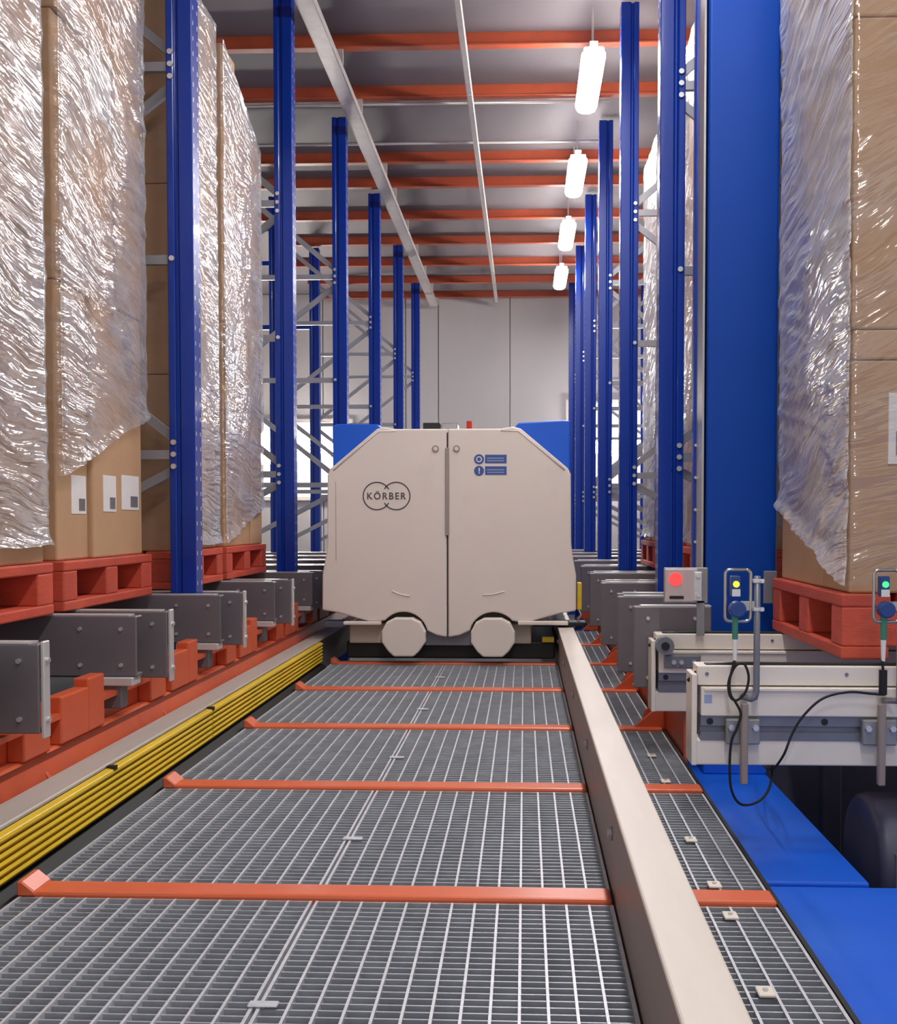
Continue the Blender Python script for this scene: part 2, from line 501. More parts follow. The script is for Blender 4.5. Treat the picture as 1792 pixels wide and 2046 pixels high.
# ------------------------------------------------------------------ rack uprights
POST_Y_L = [5.13 + 2.2 * k for k in range(6)]
POST_Y_R = [5.45 + 2.2 * k for k in range(6)]
POST_TOP = 4.70
def make_frame(s, X, y, label, group):
    POST_TOP = 4.70 if s < 0 else 4.76
    """s=-1: left rack (rear post further left), s=+1 right rack"""
    t = thing('rack_frame', label, 'rack upright', (X, y, FLOOR_Z), group)
    XR = X + s * 1.14
    def prof(cx, m):
        q = [(-.065, -.055), (-.030, -.055), (-.026, -.038), (-.010, -.038), (-.006, -.055), (.065, -.055), (.065, .055), (-.065, .055)]
        return [(cx + m * a, y + b) for a, b in q]
    def plate(cx): return MB().box(cx - .09, cx + .09, y - .08, y + .08, FLOOR_Z, FLOOR_Z + .012)
    obj('post', MB().prism(prof(X, 1 if s < 0 else -1), 'z', FLOOR_Z, POST_TOP), 'blue_post', t, 0.004, 1)
    obj('post', MB().prism(prof(XR, 1 if s < 0 else -1), 'z', FLOOR_Z, POST_TOP - 0.02), 'blue_post', t, 0.004, 1)
    obj('foot_plate', plate(X), 'blue_post', t); obj('foot_plate', plate(XR), 'blue_post', t)
    zs = [0.72, 1.33, 2.30, 3.25, 4.25]
    for z in zs[1:4]:
        obj('horizontal_brace', MB().bar((X + s * .05, y - .02, z), (XR - s * .05, y - .02, z), .03, .045), 'brace', t)
    dia = [((X, 1.27), (XR, 0.72)), ((X, 1.39), (XR, 2.24)), ((XR, 2.36), (X, 3.19)), ((X, 3.31), (XR, 4.2))]
    for (xa, za), (xb, zb) in dia:
        sa = s if xa == X else -s
        obj('diagonal_brace', MB().bar((xa + sa * .03, y + .015, za), (xb - sa * .03, y + .015, zb), .025, .045), 'brace', t)
    for z in (1.27, 1.33, 1.39, 2.30, 3.19, 3.25, 3.31):
        obj('bolt', MB().cyl((X + s * .042, z), .014, y - .066, y - .05, 'y', 8), 'bolt', t)
    mb = MB()
    z = 0.0
    while z < POST_TOP - .1:
        for k in (-1, 1):
            mb.box(X - s * .0658, X - s * .064, y + k * .032 - .005, y + k * .032 + .005, z, z + .02)
        z += 0.075
    o = obj('lit_slot_row', mb, 'lane_light', t)  # pale plates standing for light showing through the post's slots
    o['kind'] = 'stuff'
    return t
LX, RX = -1.709, 0.762
lab_l = ['nearest left blue rack upright, standing between the tall wrapped loads', 'second left blue rack upright, just past the last left load',
         'third left blue rack upright, rising behind the left shoulder of the vehicle', 'fourth left blue rack upright from the viewpoint',
         'fifth left blue rack upright from the viewpoint', 'farthest left blue rack upright, by the pale end wall']
lab_r = ['nearest right blue rack upright, left of the wide blue mast', 'second right blue rack upright from the viewpoint',
         'third right blue rack upright from the viewpoint', 'fourth right blue rack upright from the viewpoint',
         'fifth right blue rack upright, partly behind nearer ones', 'farthest right blue rack upright, by the pale end wall']
for y, l in zip(POST_Y_L, lab_l):
    make_frame(-1, LX, y, l, 'blue uprights of the left rack')
for y, l in zip(POST_Y_R, lab_r):
    make_frame(1, RX, y, l, 'blue uprights of the right rack')

# ------------------------------------------------------------------ lane rails (grey, crossing into the racks) and orange bearer beams
RAIL_TOP = 0.63
def lane_rail(s, xe, y, zb, plate_len, label, group, bolts=4, back=2.6):
    """grey channel rail: aisle end at X=xe, running away from the aisle. s=-1 left, +1 right"""
    t = thing('lane_rail', label, 'rail', (xe, y, zb), group)
    xf = xe + s * back
    ch = obj('channel', MB().prism([(y - .03, zb), (y + .035, zb), (y + .035, zb + .012), (y - .018, zb + .012), (y - .018, RAIL_TOP - .012),
                               (y + .035, RAIL_TOP - .012), (y + .035, RAIL_TOP), (y - .03, RAIL_TOP)], 'x', xe, xf), 'lane_grey', t, 0.004, 1)
    obj('glare_strip', MB().box(xe + s * .03, xf, y - .028, y + .033, RAIL_TOP, RAIL_TOP + .005), 'lane_light', t)  # pale strip paints the lamp glare on the rail top
    if bolts:
        xs = (xe + s * .06, xe + s * .06 + s * plate_len)
        for x in xs:
            for z in (zb + .045, RAIL_TOP - .05):
                obj('bolt', MB().cyl((x, z), .008, y - .038, y - .028, 'y', 8), 'bolt', t)
    return t

LB = [2.93 + 1.1 * k for k in range(9)]
near = ['nearest', 'second', 'third', 'fourth', 'fifth', 'sixth', 'seventh', 'eighth', 'ninth']
for k, b in enumerate(LB):
    y1, y2 = b - 0.10, b + 0.10
    lane_rail(-1, -1.50, y1, 0.395, 0.16, 'shorter bolted grey rail of the %s left lane rail pair' % near[k], 'grey lane rails left of the aisle')
    lane_rail(-1, -1.45, y2, 0.36, 0.30, 'longer grey rail with end lip, in the %s left lane rail pair' % near[k], 'grey lane rails left of the aisle', bolts=4)
    # seat under the shorter rail
    t = thing('rail_seat', 'pale angle seat under the %s pair of left lane rails' % near[k], 'bracket', (-1.6, y1, 0.27), 'angle seats under left rails')
    obj('shelf', MB().box(-1.51, -1.72, y1 - .045, y1 + .04, 0.36, 0.394), 'lane_light', t, 0.004, 1)
    obj('leg', MB().box(-1.56, -1.66, y1 - .03, y1 + .035, 0.27, 0.36), 'lane_grey', t, 0.004, 1)
for k, b in enumerate(LB[:6]):
    t = thing('end_stop', 'grey upright end plate on the %s pair of left lane rails' % near[k], 'plate', (-1.442, b + .1, .36), 'end plates of left rails')
    obj('plate', MB().box(-1.448, -1.436, b + .075, b + .115, 0.345, RAIL_TOP + .008), 'lane_light', t, 0.003, 1)
    obj('bolt', MB().cyl((b + .095, 0.40), .008, -1.436, -1.428, 'x', 8), 'bolt', t)
    obj('bolt', MB().cyl((b + .095, 0.58), .008, -1.436, -1.428, 'x', 8), 'bolt', t)

RB = [4.55] + [5.13 + 1.1 * k for k in range(8)]
for k, b in enumerate(RB):
    if k == 0:
        lane_rail(1, 0.47, b - .1, 0.28, 0.2, 'nearest right lane rail with rounded end, behind the white conveyor', 'grey lane rails right of the aisle', back=.33)
        continue
    lane_rail(1, 0.455, b - .1, 0.26, 0.14, 'nearer grey rail of the %s right lane rail pair' % near[k - 1], 'grey lane rails right of the aisle', back=(0.34 if False else 2.0))
    lane_rail(1, 0.47, b + .1, 0.26, 0.14, 'farther grey rail of the %s right lane rail pair' % near[k - 1], 'grey lane rails right of the aisle', back=2.0)

# orange bearer beams along the aisle
t = thing('bearer_beam', 'long orange bearer beam under the left lane rails beside the yellow strips', 'beam', (-1.62, 7, 0.05))
obj('web', MB().box(-1.655, -1.63, 1.0, 13.0, 0.02, 0.355), 'orange', t)
obj('top_flange', MB().box(-1.66, -1.575, 1.0, 13.0, 0.325, 0.345), 'orange', t)
obj('ledge', MB().prism([(-1.63, .222), (-1.59, .222), (-1.578, .229), (-1.59, .236), (-1.63, .236)], 'y', 1.0, 13.0), 'orange_floor', t)
obj('lower_plate', MB().prism([(-1.63, .22), (-1.60, .22), (-1.55, .10), (-1.63, .10)], 'y', 1.0, 13.0), 'orange', t)
for k, b in enumerate(LB):
    for a, e, z in ((-.62, -.40, .40), (-.40, -.26, .43), (.22, .40, .40)):
        obj('saddle', MB().box(-1.63, -1.572, b + a, b + e, 0.236, z), 'orange', t, 0.006, 2)
for k in range(9):
    y = 2.2 + 1.1 * k
    obj('stiffener', MB().prism([(-1.60, .20), (-1.535, .105), (-1.60, .105)], 'y', y, y + .02), 'orange', t)
t = thing('bearer_beam', 'long orange bearer beam along the outer edge of the narrow right grating', 'beam', (0.69, 9, 0.0))
obj('web', MB().box(0.675, 0.69, 4.35, 15.0, -0.12, 0.20), 'orange', t)
obj('top_flange', MB().box(0.66, 0.74, 4.35, 15.0, 0.20, 0.215), 'orange', t)
for k in range(9):
    y = 4.92 + 1.1 * k
    obj('gusset', MB().prism([(0.675, .005), (0.52, .005), (0.55, .03), (0.63, .10), (0.675, .11)], 'y', y - .01, y + .012), 'orange', t)
    obj('gusset', MB().prism([(0.675, .005), (0.58, .005), (0.60, .06), (0.64, .10), (0.675, .11)], 'y', y + .16, y + .18), 'orange', t)

# ------------------------------------------------------------------ walkway: gratings, orange cross bars, rails
BAR_Y = [0.49, 1.595, 2.70, 3.805, 4.91, 6.015, 7.12, 8.225, 9.33]
ROW_N = ['nearest row', 'second nearest row', 'third nearest row', 'fourth nearest row', 'row at the vehicle']
S_PITCH, C_PITCH = 0.0605, 0.0293
def grating(x0, x1, y0, y1, label, group, clips=(), splice=False):
    t = thing('grating_panel', label, 'grating', ((x0 + x1) / 2, (y0 + y1) / 2, -0.032), group)
    n = max(2, int(round((x1 - x0) / S_PITCH)))
    px = (x1 - x0 - .008) / n
    me = None
    for i in range(n + 1):
        x = x0 + .004 + i * px
        edge = i in (0, n)
        if me is None or edge or i == 1:
            wd = .0075 if edge else .0064
            o = obj('bearing_bar', MB().box(x - wd / 2, x + wd / 2, y0, y1, -.032, 0.0), 'galv', t)
            if i == 1: me = o
        else:
            o = me.copy(); COL.objects.link(o); o.parent = t
            o.location = (x - t.location.x, me.location.y, me.location.z)
    mb = MB()
    m = int(round((y1 - y0) / C_PITCH))
    pc = (y1 - y0 - .006) / m
    for j in range(m + 1):
        y = y0 + .003 + j * pc
        wd = .006 if j in (0, m) else .0045
        mb.box(x0 + .002, x1 - .002, y - wd / 2, y + wd / 2, -.026, -.001 if j in (0, m) else -.005)
    o = obj('cross_bar', mb, 'galv_cross', t)
    o['kind'] = 'stuff'
    o['label'] = 'closely spaced thin cross bars'
    for (cx, cy) in clips:
        c_ = obj('clip', MB().box(cx - .018, cx + .018, cy - .022, cy + .022, 0.0, .007), 'white_paint', t, .002, 1)
        obj('screw', MB().cyl((cx, cy), .006, .007, .011, 'z', 8), 'bolt', c_)
    if splice:
        for cy in (y0 + .42,):
            obj('splice_clip', MB().box(x1 - .012, x1 + .05, cy - .012, cy + .012, 0.001, .006), 'galv', t, .002, 1)
    return t
GX0, GXM, GX1 = -1.345, -0.552, 0.232
for r in range(len(BAR_Y) - 1):
    y0, y1 = BAR_Y[r] + .05, BAR_Y[r + 1] - .05
    if r < 1: rn = 'row below the viewpoint'
    elif r <= 5: rn = ROW_N[r - 1]
    else: rn = 'hidden %s row under the vehicle' % ORD[r - 6]
    vis_far = r > 5
    if not vis_far:
        grating(GX0, GXM - .004, y0, y1, 'left galvanised grating panel beside the yellow strips, %s' % rn, 'walkway gratings', splice=True)
        grating(GXM + .004, GX1, y0, y1, 'middle galvanised grating panel left of the beige rail, %s' % rn, 'walkway gratings')
    cl = ()
    if r == 1: cl = ((0.51, 2.16), (0.52, 2.58))
    if r == 2: cl = ((0.52, 3.2), (0.52, 2.80))
    if r == 3: cl = ((0.54, 3.92), (0.54, 4.35))
    rn2 = rn if r <= 5 else '%s row beside the vehicle' % ORD[r - 6]
    grating(0.35, 0.655, y0, y1, 'narrow galvanised grating strip right of the beige rail, %s' % rn2, 'walkway gratings', clips=cl)
for r, y in enumerate(BAR_Y):
    if r > 6 and r != 7: continue
    nm = ['out of the picture below the viewpoint', 'below the bottom edge of the picture', 'nearest the viewpoint', 'second nearest', 'third nearest',
          'fourth nearest', 'at the foot of the vehicle', 'hidden under the vehicle'][r]
    t = thing('walkway_bar', 'orange cross bar between the gratings, %s' % nm, 'cross bar', (-0.5, y, -0.06), 'orange walkway bars')
    obj('bar', MB().box(GX0 - .005, GX1 - .002, y - .044, y + .044, -.06, .012), 'orange_floor', t, 0.008, 2)
    obj('end_lip', MB().prism([(GX0 - .005, .0), (GX0 - .005, .04), (GX0 + .01, .04), (GX0 + .045, .012), (GX0 + .045, .0)], 'y', y - .05, y + .05), 'orange_floor', t, 0.004, 1)
    obj('outer_bar', MB().box(0.348, 0.656, y - .044, y + .044, -.06, .012), 'orange_floor', t, 0.006, 2)
# outer edge strip of the narrow grating
tag(obj('edge_strip', MB().box(0.657, 0.668, 0.5, 4.86, -.08, .004), 'black'), 'black edge strip between the narrow right grating and the blue base', 'edge strip')

# right running rail
t = thing('running_rail', 'wide beige steel running rail right of the middle gratings', 'rail', (0.285, 6, -.02))
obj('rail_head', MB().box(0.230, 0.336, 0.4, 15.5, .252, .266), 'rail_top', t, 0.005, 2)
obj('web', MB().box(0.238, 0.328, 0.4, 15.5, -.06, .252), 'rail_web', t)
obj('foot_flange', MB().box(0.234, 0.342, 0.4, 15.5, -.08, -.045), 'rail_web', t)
for k in range(6):
    y = 1.66 + 1.1 * k
    b_ = obj('rail_bolt', MB().cyl((y, .155), .014, .238, .226, 'x', 6), 'bolt', t)
    obj('washer', MB().cyl((y, .155), .02, .238, .235, 'x', 12), 'machine_grey', b_)

# left running rail with yellow conductor strips
t = thing('running_rail', 'low grey running rail between the orange beam and yellow strips', 'rail', (-1.46, 6, -.04))
obj('rail_head', MB().box(-1.525, -1.412, 0.4, 15.5, .160, .175), 'rail_grey', t, 0.004, 1)
obj('web', MB().box(-1.50, -1.435, 0.4, 15.5, -.06, .160), 'rail_web', t)
t = thing('conductor_rail', 'bank of yellow conductor strips along the left running rail', 'conductor rail', (-1.40, 4, 0.0))
obj('backing', MB().box(-1.433, -1.405, 0.4, 7.0, -.04, .158), 'black', t)
for k in range(6):
    z = .150 - k * .0225
    for (a, b) in ((0.4, 2.29), (2.30, 4.49), (4.50, 6.98)):
        if k == 0:
            obj('strip', MB().prism([(-1.41, z - .008), (-1.385, z - .008), (-1.382, z), (-1.385, z + .010), (-1.41, z + .014)], 'y', a, b), 'yellow', t, 0.002, 1)
        else:
            obj('strip', MB().prism([(-1.405, z - .0075), (-1.388, z - .0075), (-1.384, z), (-1.388, z + .0075), (-1.405, z + .0075)], 'y', a, b), 'yellow', t)
for y in (2.295, 4.495, 3.4, 1.2):
    obj('joint_clip', MB().box(-1.41, -1.381, y - .012, y + .012, .156, .170), 'black', t)
obj('skirt', MB().prism([(-1.43, -.05), (-1.352, -.05), (-1.352, -.02), (-1.39, .012), (-1.43, .012)], 'y', 0.4, 7.0), 'rubber', t)

# ------------------------------------------------------------------ white vehicle
VY = 7.02
VS = FPX / VY
def vx(px): return (px - 1048) / VS
def vz(py): return 1 + (1040 - py) / VS
t = V = thing('transfer_vehicle', 'white and blue rail-guided transfer vehicle filling the aisle', 'vehicle', (vx(895), VY + 1.2, 0.0))
def arc(cx, cy, rx, ry, a0, a1, n=12):
    return [(cx + rx * math.cos(R(a0 + (a1 - a0) * i / n)), cy - ry * math.sin(R(a0 + (a1 - a0) * i / n))) for i in range(n + 1)]
left = [(892, 857), (790, 857), (765, 853), (752, 857), (658, 936), (652, 950), (651, 1085), (649, 1105), (641, 1150), (640, 1221), (672, 1226), (735, 1243), (756, 1243)]
left += arc(805, 1272, 49, 48, 140, 25, 12) + [(853, 1262), (872, 1271), (892, 1275)]
right = [(895, 857), (1000, 857), (1024, 853), (1040, 857), (1134, 936), (1140, 948), (1141, 1085), (1143, 1105), (1151, 1150), (1151, 1221), (1118, 1226), (1056, 1243), (1034, 1243)]
right += arc(986, 1272, 49, 48, 40, 155, 12) + [(938, 1262), (918, 1271), (895, 1275)]
def px2(p): return (vx(p[0]), vz(p[1]))
dl = obj('cover_door', MB().prism([px2(p) for p in left], 'y', VY, VY + .05), 'cover', V, 0.012, 3)
dr = obj('cover_door', MB().prism([px2(p) for p in right], 'y', VY, VY + .05), 'cover', V, 0.012, 3)
# chamfer bead
obj('edge_bead', MB().tube([(vx(p[0]), VY + .004, vz(p[1])) for p in ((790, 861), (756, 862), (664, 940))], .008, 8), 'cover', dl, smooth=True)
obj('edge_bead', MB().tube([(vx(p[0]), VY + .004, vz(p[1])) for p in ((1000, 861), (1036, 862), (1128, 940))], .008, 8), 'cover', dr, smooth=True)
obj('lock', MB().cyl((vx(870), vz(897)), .024, VY - .006, VY + .002, 'y', 16), 'seam_grey', dl)
obj('lock', MB().cyl((vx(912), vz(897)), .024, VY - .006, VY + .002, 'y', 16), 'seam_grey', dr)
for dd, p in ((dl, 870), (dr, 912)):
    obj('lock_slot', MB().cyl((vx(p), vz(897)), .015, VY - .009, VY - .004, 'y', 6), 'cover', dd)
obj('door_handle', MB().box(vx(889.5), vx(897.5), VY - .010, VY + .03, vz(1070), vz(895)), 'seam_grey', V, .004, 2)
obj('seam_backing', MB().box(vx(880), vx(907), VY + .03, VY + .06, vz(1270), vz(865)), 'print_dark', V)
# dents / moulded scoops
for pts, d in ((((782, 1182), (800, 1189), (818, 1192)), dl), (((964, 1189), (985, 1188), (1008, 1182)), dr)):
    obj('moulded_ridge', MB().tube(spline([(vx(a), VY - .001, vz(b)) for a, b in pts], 6), .005, 6), 'cover', d, smooth=True)
obj('panel_joint', MB().box(vx(668.5), vx(669.5), VY - .001, VY + .004, vz(1122), vz(962)), 'seam_grey', dl)
# wheel housings
for cx in (806, 985):
    w_, h_ = 44 / VS, 39 / VS
    X, Z = vx(cx), vz(1274)
    pts = [(X + w_ * a, Z + h_ * b) for a, b in ((-.45, -1), (.45, -1), (.72, -.72), (1, -.25), (1, .3), (.78, .78), (.4, 1), (-.4, 1), (-.78, .78), (-1, .3), (-1, -.25), (-.72, -.72))]
    obj('wheel_cover', MB().prism(pts, 'y', VY - .04, VY + .12), 'cover', V, .012, 3)
    X0 = X
    ap = [(vx(a), vz(b)) for a, b in arc(cx, 1275, 56, 54, 30, 150, 16)]
    obj('arch_gap', MB().prism(ap, 'y', VY + .055, VY + .10), 'black', V)
# blue body shell behind
obj('body_shell', MB().prism([px2(p) for p in ((662, 1215), (660, 848), (672, 845), (752, 846), (772, 864), (1018, 864), (1036, 844), (1125, 839), (1139, 840), (1139, 1215))], 'y', VY + .055, VY + 2.3), 'blue_body', V, .01, 2)
obj('roof_plate', MB().box(vx(775), vx(1015), VY + .06, VY + 2.2, vz(863), vz(856)), 'cover', V)
obj('roof_beacon', MB().cyl((vx(935), VY + .15), .02, vz(856), vz(838), 'z', 12), 'red', V)
obj('roof_hatch', MB().box(vx(880), vx(912), VY + .1, VY + .3, vz(856), vz(843)), 'steel', V, .006, 2)
obj('roof_box', MB().box(vx(842), vx(876), VY + .1, VY + .3, vz(856), vz(842)), 'black', V, .006, 2)
# chassis
obj('chassis', MB().box(vx(682), vx(1110), VY + .152, VY + 2.2, 0.03, vz(1288)), 'black', V, .01, 2)
obj('bumper', MB().box(vx(690), vx(1062), VY + .106, VY + .15, vz(1291), vz(1249)), 'cover_dark', V, .01, 2)
obj('bumper_bar', MB().box(vx(684), vx(760), VY - .02, VY + .05, vz(1250), vz(1243)), 'cover', V, .006, 2)
obj('bumper_bar', MB().box(vx(1035), vx(1135), VY - .02, VY + .05, vz(1249), vz(1241)), 'cover', V, .006, 2)
obj('guide_arm', MB().box(vx(1065), vx(1172), VY + .02, VY + .16, vz(1253), vz(1243)), 'black', V, .008, 2)
obj('guide_arm', MB().box(vx(642), vx(690), VY + .02, VY + .16, vz(1257), vz(1244)), 'dark_machine', V, .008, 2)
obj('under_bar', MB().box(vx(845), vx(942), VY + .07, VY + .104, vz(1293), vz(1262)), 'machine_grey', V)
obj('contact_tag', MB().box(vx(1084), vx(1108), VY + .11, VY + .15, vz(1288), vz(1277)), 'yellow', V, .003, 1)
obj('side_bracket', MB().box(vx(1154), vx(1163), VY + .05, VY + .12, vz(1220), vz(1165)), 'yellow', V, .004, 1)
obj('hook', MB().tube(spline([(vx(1157), VY + .04, vz(1220)), (vx(1161), VY + .03, vz(1230)), (vx(1155), VY + .03, vz(1240)), (vx(1160), VY + .03, vz(1247))], 6), .007, 8), 'steel', V, smooth=True)

# printed emblem: two joined rings with lettering
def ring_arc(cx, cz, r, w_, a0, a1, n=40):
    mb = MB()
    P = []
    for i in range(n + 1):
        a = R(a0 + (a1 - a0) * i / n)
        P.append((cx + r * math.cos(a), cz + r * math.sin(a)))
    for i in range(n):
        a, b = P[i], P[i + 1]
        ca = lambda p, k: (cx + (p[0] - cx) * (1 + k * w_ / r), cz + (p[1] - cz) * (1 + k * w_ / r))
        q = [ca(a, -.5), ca(b, -.5), ca(b, .5), ca(a, .5)]
        mb.prism(q, 'y', VY - .0022, VY + .001)
    return mb
e1, e2, ez, er = vx(752), vx(791), vz(991), 27.5 / VS
gap = 27
obj('emblem_ring', ring_arc(e1, ez, er, .0075, 45 - gap + 12, 330), 'print_dark', dl)
obj('emblem_ring', ring_arc(e2, ez, er, .0075, -150, 150), 'print_dark', dl)
def text_mesh(name, body, width, height, x, z, y, material, parent):
    cu = bpy.data.curves.new(name, 'FONT')
    cu.body = body
    cu.size = 1.0
    cu.align_x = 'CENTER'
    cu.extrude = 0.01
    cu.space_character = 1.25
    cu.offset = 0.012
    to = bpy.data.objects.new(name, cu)
    COL.objects.link(to)
    bpy.context.view_layer.update()
    dg = bpy.context.evaluated_depsgraph_get()
    me = bpy.data.meshes.new_from_object(to.evaluated_get(dg))
    bpy.data.objects.remove(to, do_unlink=True)
    co = np.empty(len(me.vertices) * 3); me.vertices.foreach_get('co', co); co = co.reshape(-1, 3)
    lo, hi = co.min(0), co.max(0)
    sx = width / (hi[0] - lo[0]); sz = height / (hi[1] - lo[1])
    new = np.stack([(co[:, 0] - (lo[0] + hi[0]) / 2) * sx, -co[:, 2] * .1, (co[:, 1] - (lo[1] + hi[1]) / 2) * sz], 1)
    me.vertices.foreach_set('co', new.ravel())
    me.materials.clear(); me.materials.append(MATS[material])
    me.update()
    o = bpy.data.objects.new(name, me); COL.objects.link(o)
    pw = Vector((0, 0, 0)); p = parent
    while p is not None:
        pw += p.location; p = p.parent
    o.parent = parent
    o.location = Vector((x, y, z)) - pw
    return o
text_mesh('emblem_lettering', 'KÖRBER', 78 / VS, 17 / VS, vx(771.5), vz(989.5), VY - .0012, 'print_dark', dl)
# blue mandatory notices on the right door
for zc, i in ((918, 0), (941, 1)):
    obj('notice_panel', MB().box(vx(969), vx(1012), VY - .002, VY + .001, vz(zc + 8), vz(zc - 9)), 'print_blue', dr)
    obj('notice_disc', MB().cyl((vx(957), vz(zc)), 10 / VS, VY - .002, VY + .001, 'y', 20), 'print_blue', dr)
    for k in range(2):
        obj('notice_line', MB().box(vx(973), vx(1007), VY - .003, VY, vz(zc - 1 + k * 5), vz(zc - 3 + k * 5)), 'print_pale', dr)
    if i == 0:
        obj('notice_symbol', ring_arc(vx(957), vz(zc), 5 / VS, .007, 0, 360, 16), 'white_plastic', dr).location.y -= .001
    else:
        obj('notice_symbol', MB().box(vx(956), vx(958.5), VY - .0035, VY, vz(zc + 1.5), vz(zc - 6)), 'white_plastic', dr)
        obj('notice_symbol', MB().box(vx(956), vx(958.5), VY - .0035, VY, vz(zc + 5.5), vz(zc + 3)), 'white_plastic', dr)

# ------------------------------------------------------------------ pallets and wrapped loads
def make_pallet(s, xf, y0, y1, z0, h, label, depth=1.15, rot=0.0):
    """stringer pallet; its opening side at X=xf faces the aisle. s = outward sign (+1 faces +X)"""
    t = thing('pallet', label, 'pallet', (xf - s * depth / 2, (y0 + y1) / 2, z0), 'red pallets')
    W = y1 - y0
    tb = h * .2
    xb = xf - s * depth
    n = 6
    for i in range(n):
        a = xf - s * depth * i / n
        b = a - s * depth / n * .86
        obj('deck_board', MB().box(a, b, y0, y1, z0 + h - tb, z0 + h), 'pallet', t, .006, 2)
    for i in range(3):
        a = xf - s * (depth - .16) * i / 2
        b = a - s * .16
        obj('bottom_board', MB().box(a, b, y0, y1, z0, z0 + tb), 'pallet', t, .006, 2)
    bw = W * .13
    for c_ in (y0 + bw / 2, (y0 + y1) / 2, y1 - bw / 2):
        obj('stringer', MB().box(xf - s * .002, xb + s * .002, c_ - bw / 2, c_ + bw / 2, z0 + tb, z0 + h - tb), 'pallet', t, .006, 2)
    if rot: t.rotation_euler.z = rot
    return t

# lattice value noise for the film wrinkles
_rng = np.random.RandomState(11)
_T = _rng.rand(257, 257)
def vnoise(x, y):
    xi, yi = np.floor(x).astype(int), np.floor(y).astype(int)
    fx, fy = x - xi, y - yi
    fx = fx * fx * (3 - 2 * fx); fy = fy * fy * (3 - 2 * fy)
    g = lambda a, b: _T[a % 257, b % 257]
    return (g(xi, yi) * (1 - fx) + g(xi + 1, yi) * fx) * (1 - fy) + (g(xi, yi + 1) * (1 - fx) + g(xi + 1, yi + 1) * fx) * fy
def ridges(u, v, ang, fa, fc, seed, k=3):
    a = u * math.cos(ang) + v * math.sin(ang)
    c_ = -u * math.sin(ang) + v * math.cos(ang)
    warp = (vnoise(a * fa * .7 + seed, c_ * fc * .3 + seed * 2) - .5) * 1.4
    n = vnoise(a * fa + seed * 3.1, c_ * fc + warp + seed * 1.7)
    return (1 - np.abs(2 * n - 1)) ** k

